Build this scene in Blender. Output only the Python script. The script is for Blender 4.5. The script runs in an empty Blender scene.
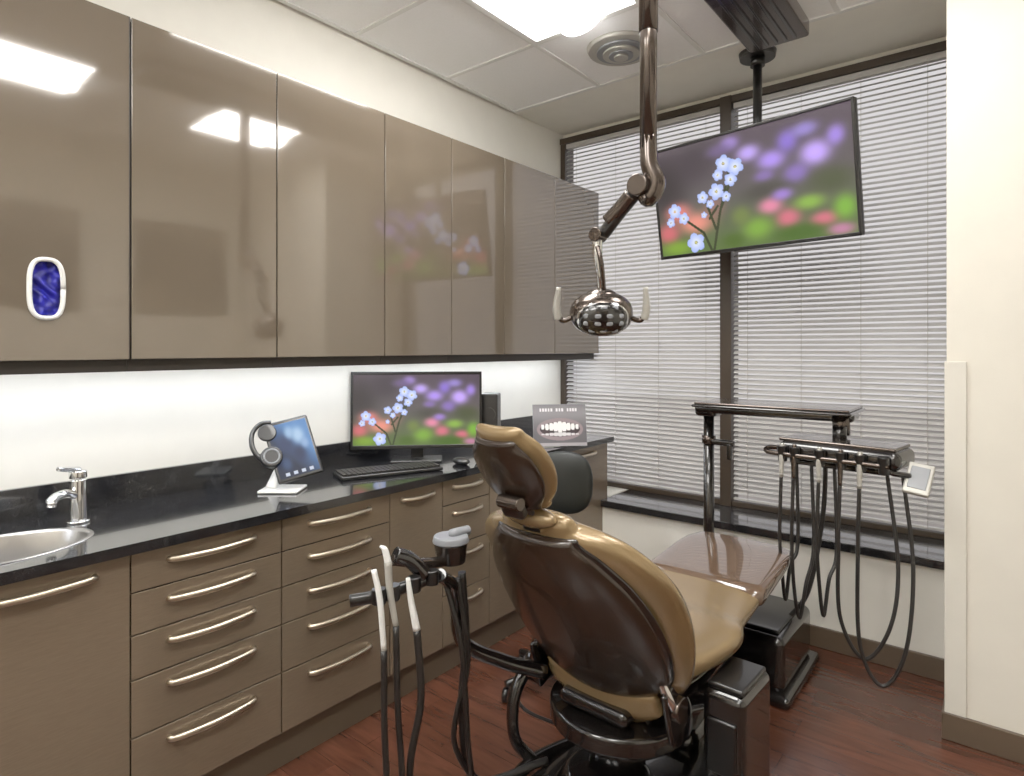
import bpy, bmesh, math, random
import numpy as np
from mathutils import Vector, Matrix
random.seed(4); np.random.seed(4)
S=bpy.context.scene
try:
    S.view_settings.view_transform='Standard'
    S.view_settings.look='None'
    S.view_settings.gamma=1.2
except Exception: pass

def lin(c): 
    return tuple(((x/12.92) if x<=.04045 else ((x+.055)/1.055)**2.4) for x in c)
# ---------------- materials
def mat(name,col,rough=.5,metal=0,coat=0,var=0,vscale=8,bump=0,bscale=200,stretch=(1,1,1),emit=0,ecol=None,spec=.5,crough=.03,srgb=True,ior=1.5):
    m=bpy.data.materials.new(name); m.use_nodes=True
    nt=m.node_tree; b=nt.nodes['Principled BSDF']
    c=lin(col) if srgb else col
    b.inputs['Base Color'].default_value=(*c,1)
    b.inputs['Roughness'].default_value=rough
    b.inputs['Metallic'].default_value=metal
    b.inputs['IOR'].default_value=ior
    b.inputs['Coat Weight'].default_value=coat
    b.inputs['Coat Roughness'].default_value=crough
    b.inputs['Specular IOR Level'].default_value=spec
    tc=nt.nodes.new('ShaderNodeTexCoord'); mp=nt.nodes.new('ShaderNodeMapping')
    mp.inputs['Scale'].default_value=stretch
    nt.links.new(tc.outputs['Object'],mp.inputs['Vector'])
    n=nt.nodes.new('ShaderNodeTexNoise'); n.inputs['Scale'].default_value=vscale; n.inputs['Detail'].default_value=5
    nt.links.new(mp.outputs[0],n.inputs['Vector'])
    r=nt.nodes.new('ShaderNodeValToRGB')
    v=max(var,.02)
    r.color_ramp.elements[0].position=.3; r.color_ramp.elements[1].position=.7
    r.color_ramp.elements[0].color=(*[x*(1-v) for x in c],1)
    r.color_ramp.elements[1].color=(*[min(1,x*(1+v)) for x in c],1)
    nt.links.new(n.outputs['Fac'],r.inputs[0]); nt.links.new(r.outputs[0],b.inputs['Base Color'])
    if bump:
        n2=nt.nodes.new('ShaderNodeTexNoise'); n2.inputs['Scale'].default_value=bscale
        nt.links.new(mp.outputs[0],n2.inputs['Vector'])
        bp=nt.nodes.new('ShaderNodeBump'); bp.inputs['Strength'].default_value=bump; bp.inputs['Distance'].default_value=.003
        nt.links.new(n2.outputs['Fac'],bp.inputs['Height']); nt.links.new(bp.outputs[0],b.inputs['Normal'])
    if emit:
        b.inputs['Emission Color'].default_value=(*(lin(ecol or col)),1)
        b.inputs['Emission Strength'].default_value=emit
    return m
def colmat(name,emit,rough=.25,spec=.5):
    m=bpy.data.materials.new(name); m.use_nodes=True; nt=m.node_tree; b=nt.nodes['Principled BSDF']
    a=nt.nodes.new('ShaderNodeAttribute'); a.attribute_name='Col'
    b.inputs['Roughness'].default_value=rough; b.inputs['Specular IOR Level'].default_value=spec
    if emit:
        b.inputs['Base Color'].default_value=(.01,.01,.01,1)
        nt.links.new(a.outputs['Color'],b.inputs['Emission Color']); b.inputs['Emission Strength'].default_value=emit
    else: nt.links.new(a.outputs['Color'],b.inputs['Base Color'])
    return m

M={}
M['wall']=mat('wall_paint_cream',(.885,.865,.815),.85,bump=.15,bscale=300)
M['wallwhite']=mat('wall_paint_offwhite',(.895,.88,.84),.8,bump=.15,bscale=300)
M['ceil']=mat('ceiling_drywall',(.94,.93,.90),.9)
M['tile']=mat('ceiling_tile_white',(.985,.985,.985),.95,var=.02,vscale=120,bump=.2,bscale=150)
M['tbar']=mat('tbar_white',(.90,.90,.89),.5)
M['upper']=mat('gloss_taupe_acrylic',(.40,.355,.30),.07,metal=.15,coat=1,spec=.8,var=.04,vscale=3,crough=.012,ior=1.6)
M['lower']=mat('taupe_metallic_laminate',(.475,.415,.345),.25,metal=.25,coat=.45,var=.07,vscale=30,stretch=(1,1,12),crough=.07)
M['toe']=mat('toe_kick_taupe',(.34,.29,.235),.4)
M['carc']=mat('carcass_dark',(.15,.12,.095),.5)
M['nickel']=mat('brushed_nickel',(.80,.75,.67),.3,metal=1)
M['chrome']=mat('chrome',(.86,.86,.86),.08,metal=1)
M['steel']=mat('stainless',(.70,.69,.68),.28,metal=1)
M['black']=mat('black_plastic',(.055,.053,.055),.3,coat=.3)
M['gbase']=mat('black_gloss_base',(.07,.06,.057),.2,coat=.7)
M['gun']=mat('bronze_gunmetal',(.34,.30,.275),.22,metal=.9,coat=.5)
M['hose']=mat('hose_rubber',(.10,.09,.085),.4)
M['tan']=mat('tan_leather',(.55,.455,.315),.27,metal=.4,coat=.4,var=.07,vscale=6,bump=.22,bscale=250,crough=.12)
M['shell']=mat('brown_shell',(.17,.125,.095),.25,metal=.2,coat=.35,bump=.1,bscale=300,crough=.1)
M['cover']=mat('glossy_toe_cover',(.36,.28,.22),.08,coat=1)
M['frame']=mat('window_frame_bronze',(.21,.165,.12),.4)
M['base']=mat('rubber_base_taupe',(.34,.28,.22),.45)
M['white']=mat('white_plastic',(.90,.90,.89),.3)
M['grey']=mat('grey_plastic',(.50,.51,.53),.3)
M['blue']=mat('blue_nitrile',(.10,.10,.58),.45,var=.5,vscale=40,bump=.8,bscale=50)
M['stool']=mat('stool_vinyl_dark',(.06,.08,.075),.5)
M['slat']=mat('blind_slat',(.74,.73,.72),.32,metal=.1)
M['cord']=mat('blind_cord',(.70,.68,.64),.7)
M['lamp']=mat('troffer_diffuser',(1,1,1),.6,emit=19,ecol=(1,.99,.97))
M['lens']=mat('troffer_basket_lens',(1,1,1),.6,emit=17,ecol=(1,.99,.97))
M['lamp2']=mat('undercabinet_led',(1,1,1),.6,emit=21,ecol=(.94,.965,1))
M['vent']=mat('vent_grey',(.70,.69,.66),.4,metal=.3)
M['skirt']=mat('guard_vinyl',(.86,.845,.80),.5)
M['ext']=mat('exterior_concrete',(.60,.58,.56),.9,var=.15,vscale=.5)

def granite():
    m=mat('black_granite',(.12,.12,.125),.12,coat=.4); nt=m.node_tree; b=nt.nodes['Principled BSDF']
    tc=nt.nodes.new('ShaderNodeTexCoord')
    n=nt.nodes.new('ShaderNodeTexNoise'); n.inputs['Scale'].default_value=420; n.inputs['Detail'].default_value=2
    n3=nt.nodes.new('ShaderNodeTexNoise'); n3.inputs['Scale'].default_value=22; n3.inputs['Detail'].default_value=8
    ad=nt.nodes.new('ShaderNodeMath'); ad.operation='ADD'
    ml=nt.nodes.new('ShaderNodeMath'); ml.operation='MULTIPLY'; ml.inputs[1].default_value=.35
    nt.links.new(tc.outputs['Object'],n.inputs['Vector']); nt.links.new(tc.outputs['Object'],n3.inputs['Vector'])
    nt.links.new(n3.outputs['Fac'],ml.inputs[0]); nt.links.new(n.outputs['Fac'],ad.inputs[0]); nt.links.new(ml.outputs[0],ad.inputs[1])
    r=nt.nodes.new('ShaderNodeValToRGB'); e=r.color_ramp.elements
    e[0].position=.64; e[0].color=(.006,.006,.007,1); e[1].position=.98; e[1].color=(.035,.035,.038,1)
    nt.links.new(ad.outputs[0],r.inputs[0]); nt.links.new(r.outputs[0],b.inputs['Base Color'])
    return m
M['granite']=granite()
def wood():
    m=bpy.data.materials.new('floor_walnut_planks'); m.use_nodes=True; nt=m.node_tree; b=nt.nodes['Principled BSDF']
    tc=nt.nodes.new('ShaderNodeTexCoord'); mp=nt.nodes.new('ShaderNodeMapping')
    nt.links.new(tc.outputs['Object'],mp.inputs[0])
    br=nt.nodes.new('ShaderNodeTexBrick'); br.inputs['Scale'].default_value=1
    br.inputs['Brick Width'].default_value=1.2; br.inputs['Row Height'].default_value=.13
    br.inputs['Mortar Size'].default_value=.0008; br.offset=.37
    br.inputs['Color1'].default_value=(*lin((.335,.20,.15)),1); br.inputs['Color2'].default_value=(*lin((.29,.17,.125)),1)
    br.inputs['Mortar'].default_value=(*lin((.17,.10,.075)),1)
    nt.links.new(mp.outputs[0],br.inputs['Vector'])
    mp2=nt.nodes.new('ShaderNodeMapping'); mp2.inputs['Scale'].default_value=(1.2,9,1); nt.links.new(tc.outputs['Object'],mp2.inputs[0])
    n=nt.nodes.new('ShaderNodeTexNoise'); n.inputs['Scale'].default_value=3; n.inputs['Detail'].default_value=8; n.inputs['Distortion'].default_value=1.0
    nt.links.new(mp2.outputs[0],n.inputs['Vector'])
    r=nt.nodes.new('ShaderNodeValToRGB'); e=r.color_ramp.elements
    e[0].position=.3; e[0].color=(.66,.62,.6,1); e[1].position=.7; e[1].color=(1.25,1.2,1.15,1)
    nt.links.new(n.outputs['Fac'],r.inputs[0])
    mx=nt.nodes.new('ShaderNodeMixRGB'); mx.blend_type='MULTIPLY'; mx.inputs[0].default_value=1
    nt.links.new(br.outputs['Color'],mx.inputs[1]); nt.links.new(r.outputs[0],mx.inputs[2])
    nt.links.new(mx.outputs[0],b.inputs['Base Color']); b.inputs['Roughness'].default_value=.2
    return m
M['wood']=wood()

# ---------------- geometry helpers
def mkobj(name,verts,faces,m,parent=None,smooth=False,bevel=0,seg=2):
    me=bpy.data.meshes.new(name); me.from_pydata([tuple(v) for v in verts],[],faces)
    me.validate(); me.update()
    bm=bmesh.new(); bm.from_mesh(me); bmesh.ops.recalc_face_normals(bm,faces=bm.faces); bm.to_mesh(me); bm.free()
    o=bpy.data.objects.new(name,me); S.collection.objects.link(o)
    me.materials.append(m)
    if smooth:
        for p in me.polygons: p.use_smooth=True
    if parent: o.parent=parent
    if bevel:
        md=o.modifiers.new('bev','BEVEL'); md.width=bevel; md.segments=seg; md.limit_method='ANGLE'; md.angle_limit=math.radians(40)
        for p in me.polygons: p.use_smooth=True
        wn=o.modifiers.new('wn','WEIGHTED_NORMAL'); wn.keep_sharp=True
    return o
def boxvf(c,s,R=None):
    vs=[]
    for x in(-.5,.5):
        for y in(-.5,.5):
            for z in(-.5,.5):
                v=Vector((x*s[0],y*s[1],z*s[2]))
                if R: v=R@v
                vs.append(v+Vector(c))
    return vs,[(0,1,3,2),(4,6,7,5),(0,4,5,1),(2,3,7,6),(0,2,6,4),(1,5,7,3)]
def catm(P,n=8):
    P=[np.array(p,float) for p in P]; out=[]
    for i in range(len(P)-1):
        a=P[i-1] if i>0 else 2*P[0]-P[1]; b=P[i]; c=P[i+1]; d=P[i+2] if i+2<len(P) else 2*P[-1]-P[-2]
        for k in range(n):
            t=k/n
            out.append(.5*((2*b)+(-a+c)*t+(2*a-5*b+4*c-d)*t*t+(-a+3*b-3*c+d)*t**3))
    out.append(P[-1]); return out
class G:
    def __init__(s,name,loc=(0,0,0),rz=0,world=False):
        s.e=bpy.data.objects.new(name,None); s.e.location=loc; s.e.rotation_euler=(0,0,math.radians(rz)); s.e.empty_display_size=.1
        S.collection.objects.link(s.e); s.off=Vector(loc) if world else Vector((0,0,0))
    def mk(s,name,v,f,m,**k): return mkobj(name,[Vector(p)-s.off for p in v],f,M[m] if isinstance(m,str) else m,s.e,**k)
    def box(s,name,c,sz,m,bevel=.003,R=None,seg=2):
        v,f=boxvf(c,sz,R); return s.mk(name,v,f,m,bevel=bevel,seg=seg)
    def tube(s,name,P,r,m,n=8,seg=12,flat=1):
        pts=[Vector(p) for p in (catm(P,n) if n>1 else P)]
        rr=r if isinstance(r,(list,tuple)) else None
        v=[];f=[]; T0=(pts[1]-pts[0]).normalized()
        up=Vector((0,0,1)) if abs(T0.z)<.9 else Vector((1,0,0))
        N=(up-T0*up.dot(T0)).normalized()
        for i,p in enumerate(pts):
            T=(pts[min(i+1,len(pts)-1)]-pts[max(i-1,0)]).normalized()
            N=(N-T*N.dot(T)).normalized(); B=T.cross(N)
            if rr:
                q=i/(len(pts)-1)*(len(rr)-1); a=int(min(q,len(rr)-2)); rad=rr[a]+(rr[a+1]-rr[a])*(q-a)
            else: rad=r
            for k in range(seg):
                an=2*math.pi*k/seg; v.append(p+(N*math.cos(an)*flat+B*math.sin(an))*rad)
        L=len(pts)
        for i in range(L-1):
            for k in range(seg):
                k2=(k+1)%seg; f.append((i*seg+k,i*seg+k2,(i+1)*seg+k2,(i+1)*seg+k))
        f.append(tuple(range(seg))); f.append(tuple(range((L-1)*seg,L*seg)))
        o=s.mk(name,v,f,m,smooth=True)
        for p in o.data.polygons[-2:]: p.use_smooth=False
        return o
    def cyl(s,name,a,b,r,m,r2=None,seg=32,bevel=0):
        a=Vector(a);b=Vector(b);T=(b-a).normalized(); up=Vector((0,0,1)) if abs(T.z)<.9 else Vector((1,0,0))
        N=(up-T*up.dot(T)).normalized();B=T.cross(N); r2=r if r2 is None else r2; v=[];f=[]
        for p,q in((a,r),(b,r2)):
            for k in range(seg):
                an=2*math.pi*k/seg; v.append(p+(N*math.cos(an)+B*math.sin(an))*q)
        for k in range(seg): f.append((k,(k+1)%seg,seg+(k+1)%seg,seg+k))
        f.append(tuple(range(seg)));f.append(tuple(range(seg,2*seg)))
        o=s.mk(name,v,f,m,smooth=True,bevel=bevel)
        if not bevel:
            for p in o.data.polygons[-2:]: p.use_smooth=False
        return o
    def ell(s,name,c,r,m,R=None,nu=24,nv=14,e=1.0):
        v=[];f=[]
        sp=lambda x,e:math.copysign(abs(x)**e,x)
        for i in range(nv+1):
            ph=-math.pi/2+math.pi*i/nv
            for k in range(nu):
                th=2*math.pi*k/nu
                p=Vector((r[0]*sp(math.cos(ph),e)*sp(math.cos(th),e),r[1]*sp(math.cos(ph),e)*sp(math.sin(th),e),r[2]*sp(math.sin(ph),e)))
                if R: p=R@p
                v.append(p+Vector(c))
        for i in range(nv):
            for k in range(nu):
                f.append((i*nu+k,i*nu+(k+1)%nu,(i+1)*nu+(k+1)%nu,(i+1)*nu+k))
        o=s.mk(name,v,f,m,smooth=True)
        bm=bmesh.new();bm.from_mesh(o.data);bmesh.ops.remove_doubles(bm,verts=bm.verts,dist=1e-5);bmesh.ops.recalc_face_normals(bm,faces=bm.faces);bm.to_mesh(o.data);bm.free()
        return o
    def loft(s,name,st,m,e=.55,N=40,sub=6,flip=1,cx=0):
        P=catm(st,sub); rings=[]
        for i,p in enumerate(P):
            q=P[min(i+1,len(P)-1)][:2]-P[max(i-1,0)][:2]; q=q/np.linalg.norm(q)
            rings.append((p,q))
        full=[]
        ks=[1,.92,.75,.5,.25]
        p,q=rings[0]
        for k in ks:
            sc=math.sqrt(max(0,1-k*k)); full.append((p[0]-q[0]*p[3]*k,p[1]-q[1]*p[3]*k,max(p[2]-p[3]*(1-sc)*1.2,.002),max(p[3]*sc,.001),p[4],q))
        for p,q in rings: full.append((*p,q))
        p,q=rings[-1]
        for k in ks[::-1]:
            sc=math.sqrt(max(0,1-k*k)); full.append((p[0]+q[0]*p[3]*k,p[1]+q[1]*p[3]*k,max(p[2]-p[3]*(1-sc)*1.2,.002),max(p[3]*sc,.001),p[4],q))
        v=[];f=[]
        for y,z,w,th,cu,q in full:
            n=Vector((0,q[1],-q[0]))*flip
            for k in range(N):
                a=2*math.pi*k/N
                cx_=math.copysign(abs(math.cos(a))**e,math.cos(a)); sy=math.copysign(abs(math.sin(a))**e,math.sin(a))
                d=th*sy+cu*cx_*cx_
                v.append(Vector((cx+w*cx_,y,z))+n*d)
        L=len(full)
        for i in range(L-1):
            for k in range(N): f.append((i*N+k,i*N+(k+1)%N,(i+1)*N+(k+1)%N,(i+1)*N+k))
        f.append(tuple(range(N)));f.append(tuple(range((L-1)*N,L*N)))
        return s.mk(name,v,f,m,smooth=True)
def single(name,c,sz,m,bevel=0,R=None):
    v,f=boxvf((0,0,0),sz,R); o=mkobj(name,v,f,M[m],None,bevel=bevel); o.location=c; return o
def b2(x0,x1,y0,y1,z0,z1): return ((x0+x1)/2,(y0+y1)/2,(z0+z1)/2),(x1-x0,y1-y0,z1-z0)
def picture(g,name,c,right,up,w,h,nu,nv,fn,m):
    right=Vector(right).normalized();up=Vector(up).normalized()
    U,V=np.meshgrid(np.linspace(0,1,nu+1),np.linspace(0,1,nv+1))
    col=fn(U,V); verts=[];
    for j in range(nv+1):
        for i in range(nu+1):
            verts.append(Vector(c)+right*(U[j,i]-.5)*w+up*(.5-V[j,i])*h)
    faces=[(j*(nu+1)+i,(j+1)*(nu+1)+i,(j+1)*(nu+1)+i+1,j*(nu+1)+i+1) for j in range(nv) for i in range(nu)]
    o=g.mk(name,verts,faces,m)
    a=o.data.color_attributes.new('Col','FLOAT_COLOR','POINT')
    c4=np.ones((len(verts),4)); cc=np.clip(col.reshape(-1,3),0,1); c4[:,:3]=np.where(cc<=.04045,cc/12.92,((cc+.055)/1.055)**2.4)
    a.data.foreach_set('color',c4.ravel()); return o

# ---------------- room
H=2.95; WX=-2.46; WY=3.6; RX=1.2; BY=-1.6; PX=-.183
c,s=b2(WX-.1,RX+.1,BY-.1,WY+.15,-.1,0); single('floor',c,s,'wood')
c,s=b2(WX-.1,RX+.1,BY-.1,WY+.15,H,H+.1); single('ceiling',c,s,'ceil')
c,s=b2(WX-.1,WX,BY-.1,WY+.15,0,H); single('wall_left',c,s,'wallwhite')
c,s=b2(WX,RX,BY-.1,BY,0,H); single('wall_front',c,s,'wall')
c,s=b2(RX,RX+.1,BY-.1,2.8,0,H); single('wall_right',c,s,'wall')
c,s=b2(PX,RX+.1,2.8,WY+.15,0,H); single('wall_pier',c,s,'wall')
c,s=b2(WX,-1.94,3.36,WY+.15,0,.53); single('wall_back_return',c,s,'wallwhite')
c,s=b2(-1.94,PX,3.27,WY+.15,0,.49); single('wall_back',c,s,'wallwhite')
c,s=b2(WX,PX,WY+.02,WY+.15,2.9,H); single('wall_back_header',c,s,'wall')
c,s=b2(-1.925,PX,3.235,WY+.1,.492,.532); single('window_sill',c,s,'granite',.004)
for nm,a in(('baseboard_back',(-1.925,PX-.015,3.255,3.27,0,.10)),('baseboard_pier',(PX-.015,RX,2.785,2.8,0,.10)),('baseboard_pier_side',(PX-.015,PX,2.80,3.255,0,.10)),('baseboard_right',(RX-.015,RX,BY,2.785,0,.10))):
    c,s=b2(*a); single(nm,c,s,'base',.004)
c,s=b2(PX-.006,PX+.06,2.79,2.80,.1,1.40); single('trim_corner_guard',c,s,'skirt',.002)

# window + frames
wz0,wz1=.532,2.915
g=G('window_1',(-1.3,WY+.05,.54),world=True)
for nm,a in(('frame_left',(WX,WX+.04,WY-.01,WY+.1,wz0,wz1)),('frame_right',(PX-.04,PX,WY-.01,WY+.1,wz0,wz1)),('mullion',(-1.32,-1.255,WY-.03,WY+.1,wz0,wz1)),('frame_head',(WX,PX,WY-.02,WY+.1,wz1-.04,wz1)),('frame_foot',(WX,PX,WY-.01,WY+.1,wz0,wz0+.03))):
    c,s=b2(*a); g.box(nm,c,s,'frame',.003)
def blind(x0,x1):
    g=G('window_blind',((x0+x1)/2,WY,wz1),world=True)
    v=[];f=[]; p=.028; w=.031; z=wz1-.09; ang=math.radians(38)
    dy=w/2*math.cos(ang); dz=w/2*math.sin(ang)
    while z>wz0+.07:
        i=len(v); yc=WY+.012
        for a,b,h in((-1,-1,0),(0,0,.0025),(1,1,0)):
            v+= [(x0,yc+a*dy,z+b*dz+h),(x1,yc+a*dy,z+b*dz+h)]
        f+=[(i,i+1,i+3,i+2),(i+2,i+3,i+5,i+4)]; z-=p
    g.mk('slats',v,f,'slat',smooth=True)
    c,s=b2(x0,x1,WY-.005,WY+.03,wz1-.075,wz1-.042); g.box('head_rail',c,s,'slat')
    c,s=b2(x0,x1,WY,WY+.025,wz0+.035,wz0+.05); g.box('bottom_rail',c,s,'slat')
    n=4
    for k in range(n):
        x=x0+(x1-x0)*(.08+.84*k/(n-1)); g.cyl('cord_%d'%k,(x,WY-.006,wz1-.06),(x,WY-.006,wz0+.04),.0012,'cord',seg=6)
blind(WX+.045,-1.325); blind(-1.25,PX-.045)
single('exterior_street_ground',(-1,34,-4.1),(160,60,.2),'ext')

# ceiling grid
xs=[-2.42,-1.81,-1.2,-.59,.02,.63]; ys=[3.03,2.42,1.81,1.2,.59,-.02,-.63,-1.24]
g=G('ceiling_tile_grid',(-1,1,H),world=True)
c,s=b2(xs[0],xs[-1],ys[-1],ys[0],H-.012,H-.002); g.box('tiles',c,s,'tile',0)
for i,x in enumerate(xs): c,s=b2(x-.012,x+.012,ys[-1],ys[0]+.012,H-.018,H-.003); g.box('tbar_y_%d'%i,c,s,'tbar',0)
for i,y in enumerate(ys): c,s=b2(xs[0],xs[-1],y-.012,y+.012,H-.0185,H-.003); g.box('tbar_x_%d'%i,c,s,'tbar',0)
def troffer(x0,x1,y0,y1):
    g=G('ceiling_light',((x0+x1)/2,(y0+y1)/2,H),world=True)
    t=.03
    for nm,a in(('rim_a',(x0+.012,x0+.012+t,y0+.012,y1-.012)),('rim_b',(x1-.012-t,x1-.012,y0+.012,y1-.012)),('rim_c',(x0+.04,x1-.04,y0+.012,y0+.012+t)),('rim_d',(x0+.04,x1-.04,y1-.012-t,y1-.012))):
        c,s=b2(*a,H-.03,H-.012); g.box(nm,c,s,'white',.003)
    c,s=b2(x0+.04,x1-.04,y0+.04,y1-.04,H-.022,H-.012); g.box('diffuser',c,s,'lamp',0)
    xm=(x0+x1)/2
    v=[];f=[];n=10
    for k in range(n+1):
        a=math.pi*k/n; v+=[(xm+.11*math.cos(a),y0+.06,H-.022-.065*math.sin(a)),(xm+.11*math.cos(a),y1-.06,H-.022-.065*math.sin(a))]
    for k in range(n): f.append((2*k,2*k+1,2*k+3,2*k+2))
    f.append(tuple(range(0,2*n+2,2))); f.append(tuple(range(1,2*n+2,2)))
    g.mk('basket_lens',v,f,'lens',smooth=True)
troffer(-1.81,-1.2,1.2,2.42); troffer(-.59,.02,1.81,2.42); troffer(-.59,.02,.59,1.2); troffer(-.59,.02,-1.24,-.02); troffer(-1.81,-1.2,-1.24,-.02)  # last two, unseen behind the camera, are added for more bounce light
g=G('ceiling_air_vent',(-1.5,2.72,H),world=True)
g.cyl('ring',(-1.5,2.72,H-.03),(-1.5,2.72,H-.012),.16,'vent',r2=.17)
g.cyl('ring_2',(-1.5,2.72,H-.04),(-1.5,2.72,H-.03),.12,'grey'); g.cyl('ring_3',(-1.5,2.72,H-.05),(-1.5,2.72,H-.04),.09,'vent')
g.cyl('ring_4',(-1.5,2.72,H-.056),(-1.5,2.72,H-.05),.06,'grey'); g.cyl('core',(-1.5,2.72,H-.066),(-1.5,2.72,H-.056),.035,'vent')

# ---------------- upper cabinets
UX=-2.15; uz0,uz1=1.415,2.49
ued=[-1.5,-.74,0.0,.757,1.254,1.77,2.19,2.60,3.08,3.595]
for i in range(len(ued)-1):
    y0,y1=ued[i],ued[i+1]
    g=G('upper_cabinet',(WX,(y0+y1)/2,uz0),world=True)
    yb_=min(y1-.001,3.58)
    c,s=b2(WX+.002,UX-.022,y0+.001,yb_,uz0-.002,uz1-.004); g.box('carcass',c,s,'carc',.001)
    c,s=b2(UX-.075,UX-.03,y0+.001,yb_,uz0-.04,uz0-.002); g.box('light_rail',c,s,'carc',.001)
    gp=.0025
    if i==2:
        ya,yb=y0+gp,y1-.006
        cy,cz,ry,rz=.538,1.62,.038,.082
        n=48; ov=[];rc=[]
        for k in range(n):
            a=2*math.pi*k/n; ca,sa=math.cos(a),math.sin(a)
            e=.65; oy=ry*math.copysign(abs(ca)**e,ca); oz=rz*math.copysign(abs(sa)**e,sa)
            ov.append((cy+oy,cz+oz))
            ts=[]
            if ca>1e-9: ts.append((yb-cy)/ca)
            if ca<-1e-9: ts.append((ya-cy)/ca)
            if sa>1e-9: ts.append((uz1-cz)/sa)
            if sa<-1e-9: ts.append((uz0-cz)/sa)
            t=min(ts); rc.append((cy+ca*t,cz+sa*t))
        v=[(UX,*p) for p in ov]+[(UX,*p) for p in rc]+[(UX-.02,*p) for p in ov]
        f=[(k,(k+1)%n,n+(k+1)%n,n+k) for k in range(n)]+[(k,(k+1)%n,2*n+(k+1)%n,2*n+k) for k in range(n)]
        cor=[(yb,uz1),(ya,uz1),(ya,uz0),(yb,uz0)]
        for cyy,czz in cor:
            ang=math.atan2(czz-cz,cyy-cy)%(2*math.pi); k=int(ang/(2*math.pi)*n)%n
            v.append((UX,cyy,czz)); f.append((n+k,n+(k+1)%n,len(v)-1))
        g.mk('door',v,f,'upper')
        c,s=b2(UX-.02,UX-.0005,y1-.006,y1-.002,uz0,uz1); g.box('door_edge',c,s,'carc',0)
        gd=g
        P=[]
        for k in range(49):
            a=2*math.pi*k/48; ca,sa=math.cos(a),math.sin(a); P.append((UX+.003,cy+(ry+.002)*math.copysign(abs(ca)**.65,ca),cz+(rz+.002)*math.copysign(abs(sa)**.65,sa)))
        gd.tube('glove_dispenser_ring',P,.0065,'white',n=1,seg=10)
        v=[];f=[];nn=40
        for a in range(nn+1):
            for b in range(nn+1):
                yy=(a/nn*2-1)*ry*.98; zz=(b/nn*2-1)*rz*.98
                dd=(abs(yy)/ry)**3+(abs(zz)/rz)**3
                sc=1 if dd<=1 else dd**(-1/3)
                hh=math.sin(zz*85+2.3*math.sin(yy*95+zz*40))+.6*math.sin(yy*150+3*math.sin(zz*60))+.4*math.sin(zz*230+yy*180)
                v.append((UX-.013+.0045*hh,cy+yy*sc,cz+zz*sc))
        for a in range(nn):
            for b in range(nn): q=a*(nn+1)+b; f.append((q,q+1,q+nn+2,q+nn+1))
        gd.mk('glove_dispenser_gloves',v,f,'blue',smooth=True)
    else:
        c,s=b2(UX-.02,UX,y0+gp,y1-gp,uz0,uz1); g.box('door',c,s,'upper',.0015)
g=G('undercabinet_light',(-2.28,1.8,1.4),world=True)
c,s=b2(-2.31,-2.25,-1.4,3.5,1.398,1.412); g.box('housing',c,s,'white',0)
c,s=b2(-2.305,-2.255,-1.38,3.48,1.394,1.398); g.box('led_strip',c,s,'lamp2',0)

# ---------------- base cabinets
LX=-1.93; ct=.872
bed=[-1.5,-.75,-.02,.679,1.143,1.614,1.91,2.22,2.76,3.33]
kinds=['door','door','door','five','five','door','four','door','door']
def handle(g,nm,yc,z,L):
    P=[(LX-.004,yc-L/2,z),(LX+.012,yc-L/2+.004,z),(LX+.020,yc-L/2+.035,z-.002),(LX+.025,yc,z-.004),(LX+.020,yc+L/2-.035,z-.002),(LX+.012,yc+L/2-.004,z),(LX-.004,yc+L/2,z)]
    g.tube(nm,P,.0085,'nickel',n=6,seg=10,flat=1.1)
for i,kd in enumerate(kinds):
    y0,y1=bed[i],bed[i+1]; g=G('base_cabinet',(LX-.25,(y0+y1)/2,0),world=True); gp=.0022
    top=ct-.19 if i==2 else ct-.002
    c,s=b2(WX+.004,LX-.022,y0+.001,y1-.001,.13,top); g.box('carcass',c,s,'carc',.001)
    c,s=b2(WX+.05,LX-.035,y0,y1,0,.13); g.box('toe_kick',c,s,'toe',0)
    if kd=='five': zs=[ct,.755,.634,.507,.343,.135]
    elif kd=='four': zs=[ct,.755,.57,.36,.135]
    else: zs=[ct,.135]
    for k in range(len(zs)-1):
        c,s=b2(LX-.02,LX,y0+gp,y1-gp,zs[k+1]+gp,zs[k]-gp); g.box('front_%d'%k,c,s,'lower',.0015)
        L=min(.26,(y1-y0)*.58); yc=(y0+y1)/2
        if i==2: L,yc=.27,.455
        handle(g,'handle_%d'%k,yc,zs[k]-.042,L)
CX=-1.90; cz0,cz1=ct+.002,.905; sx,sy,srx,sry=-2.13,.415,.15,.22
g=G('countertop',(-2.2,1,.9),world=True)
def ringtop():
    n=64; xa,xb,ya,yb=WX+.003,CX,-.1,.9; v=[];f=[]
    for k in range(n):
        a=2*math.pi*k/n; ca,sa=math.cos(a),math.sin(a)
        ts=[]
        if ca>1e-9: ts.append((xb-sx)/ca)
        if ca<-1e-9: ts.append((xa-sx)/ca)
        if sa>1e-9: ts.append((yb-sy)/sa)
        if sa<-1e-9: ts.append((ya-sy)/sa)
        t=min(ts); v.append((sx+srx*ca,sy+sry*sa,cz1)); v.append((sx+ca*t,sy+sa*t,cz1)); v.append((sx+srx*ca,sy+sry*sa,cz0)); v.append((sx+ca*t,sy+sa*t,cz0))
    for k in range(n):
        a=4*k;b=4*((k+1)%n); f+=[(a,b,b+1,a+1),(a,a+2,b+2,b),(a+1,b+1,b+3,a+3),(a+2,a+3,b+3,b+2)]
    for (x,y) in((xb,yb),(xa,yb),(xa,ya),(xb,ya)):
        ang=math.atan2(y-sy,x-sx)%(2*math.pi); k=int(ang/(2*math.pi)*n)%n; v.append((x,y,cz1)); q=len(v)-1; v.append((x,y,cz0))
        a=4*k;b=4*((k+1)%n); f+=[(a+1,b+1,q),(a+1,q,q+1,a+3),(b+1,b+3,q+1,q),(a+3,q+1,b+3)]
    return v,f
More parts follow.
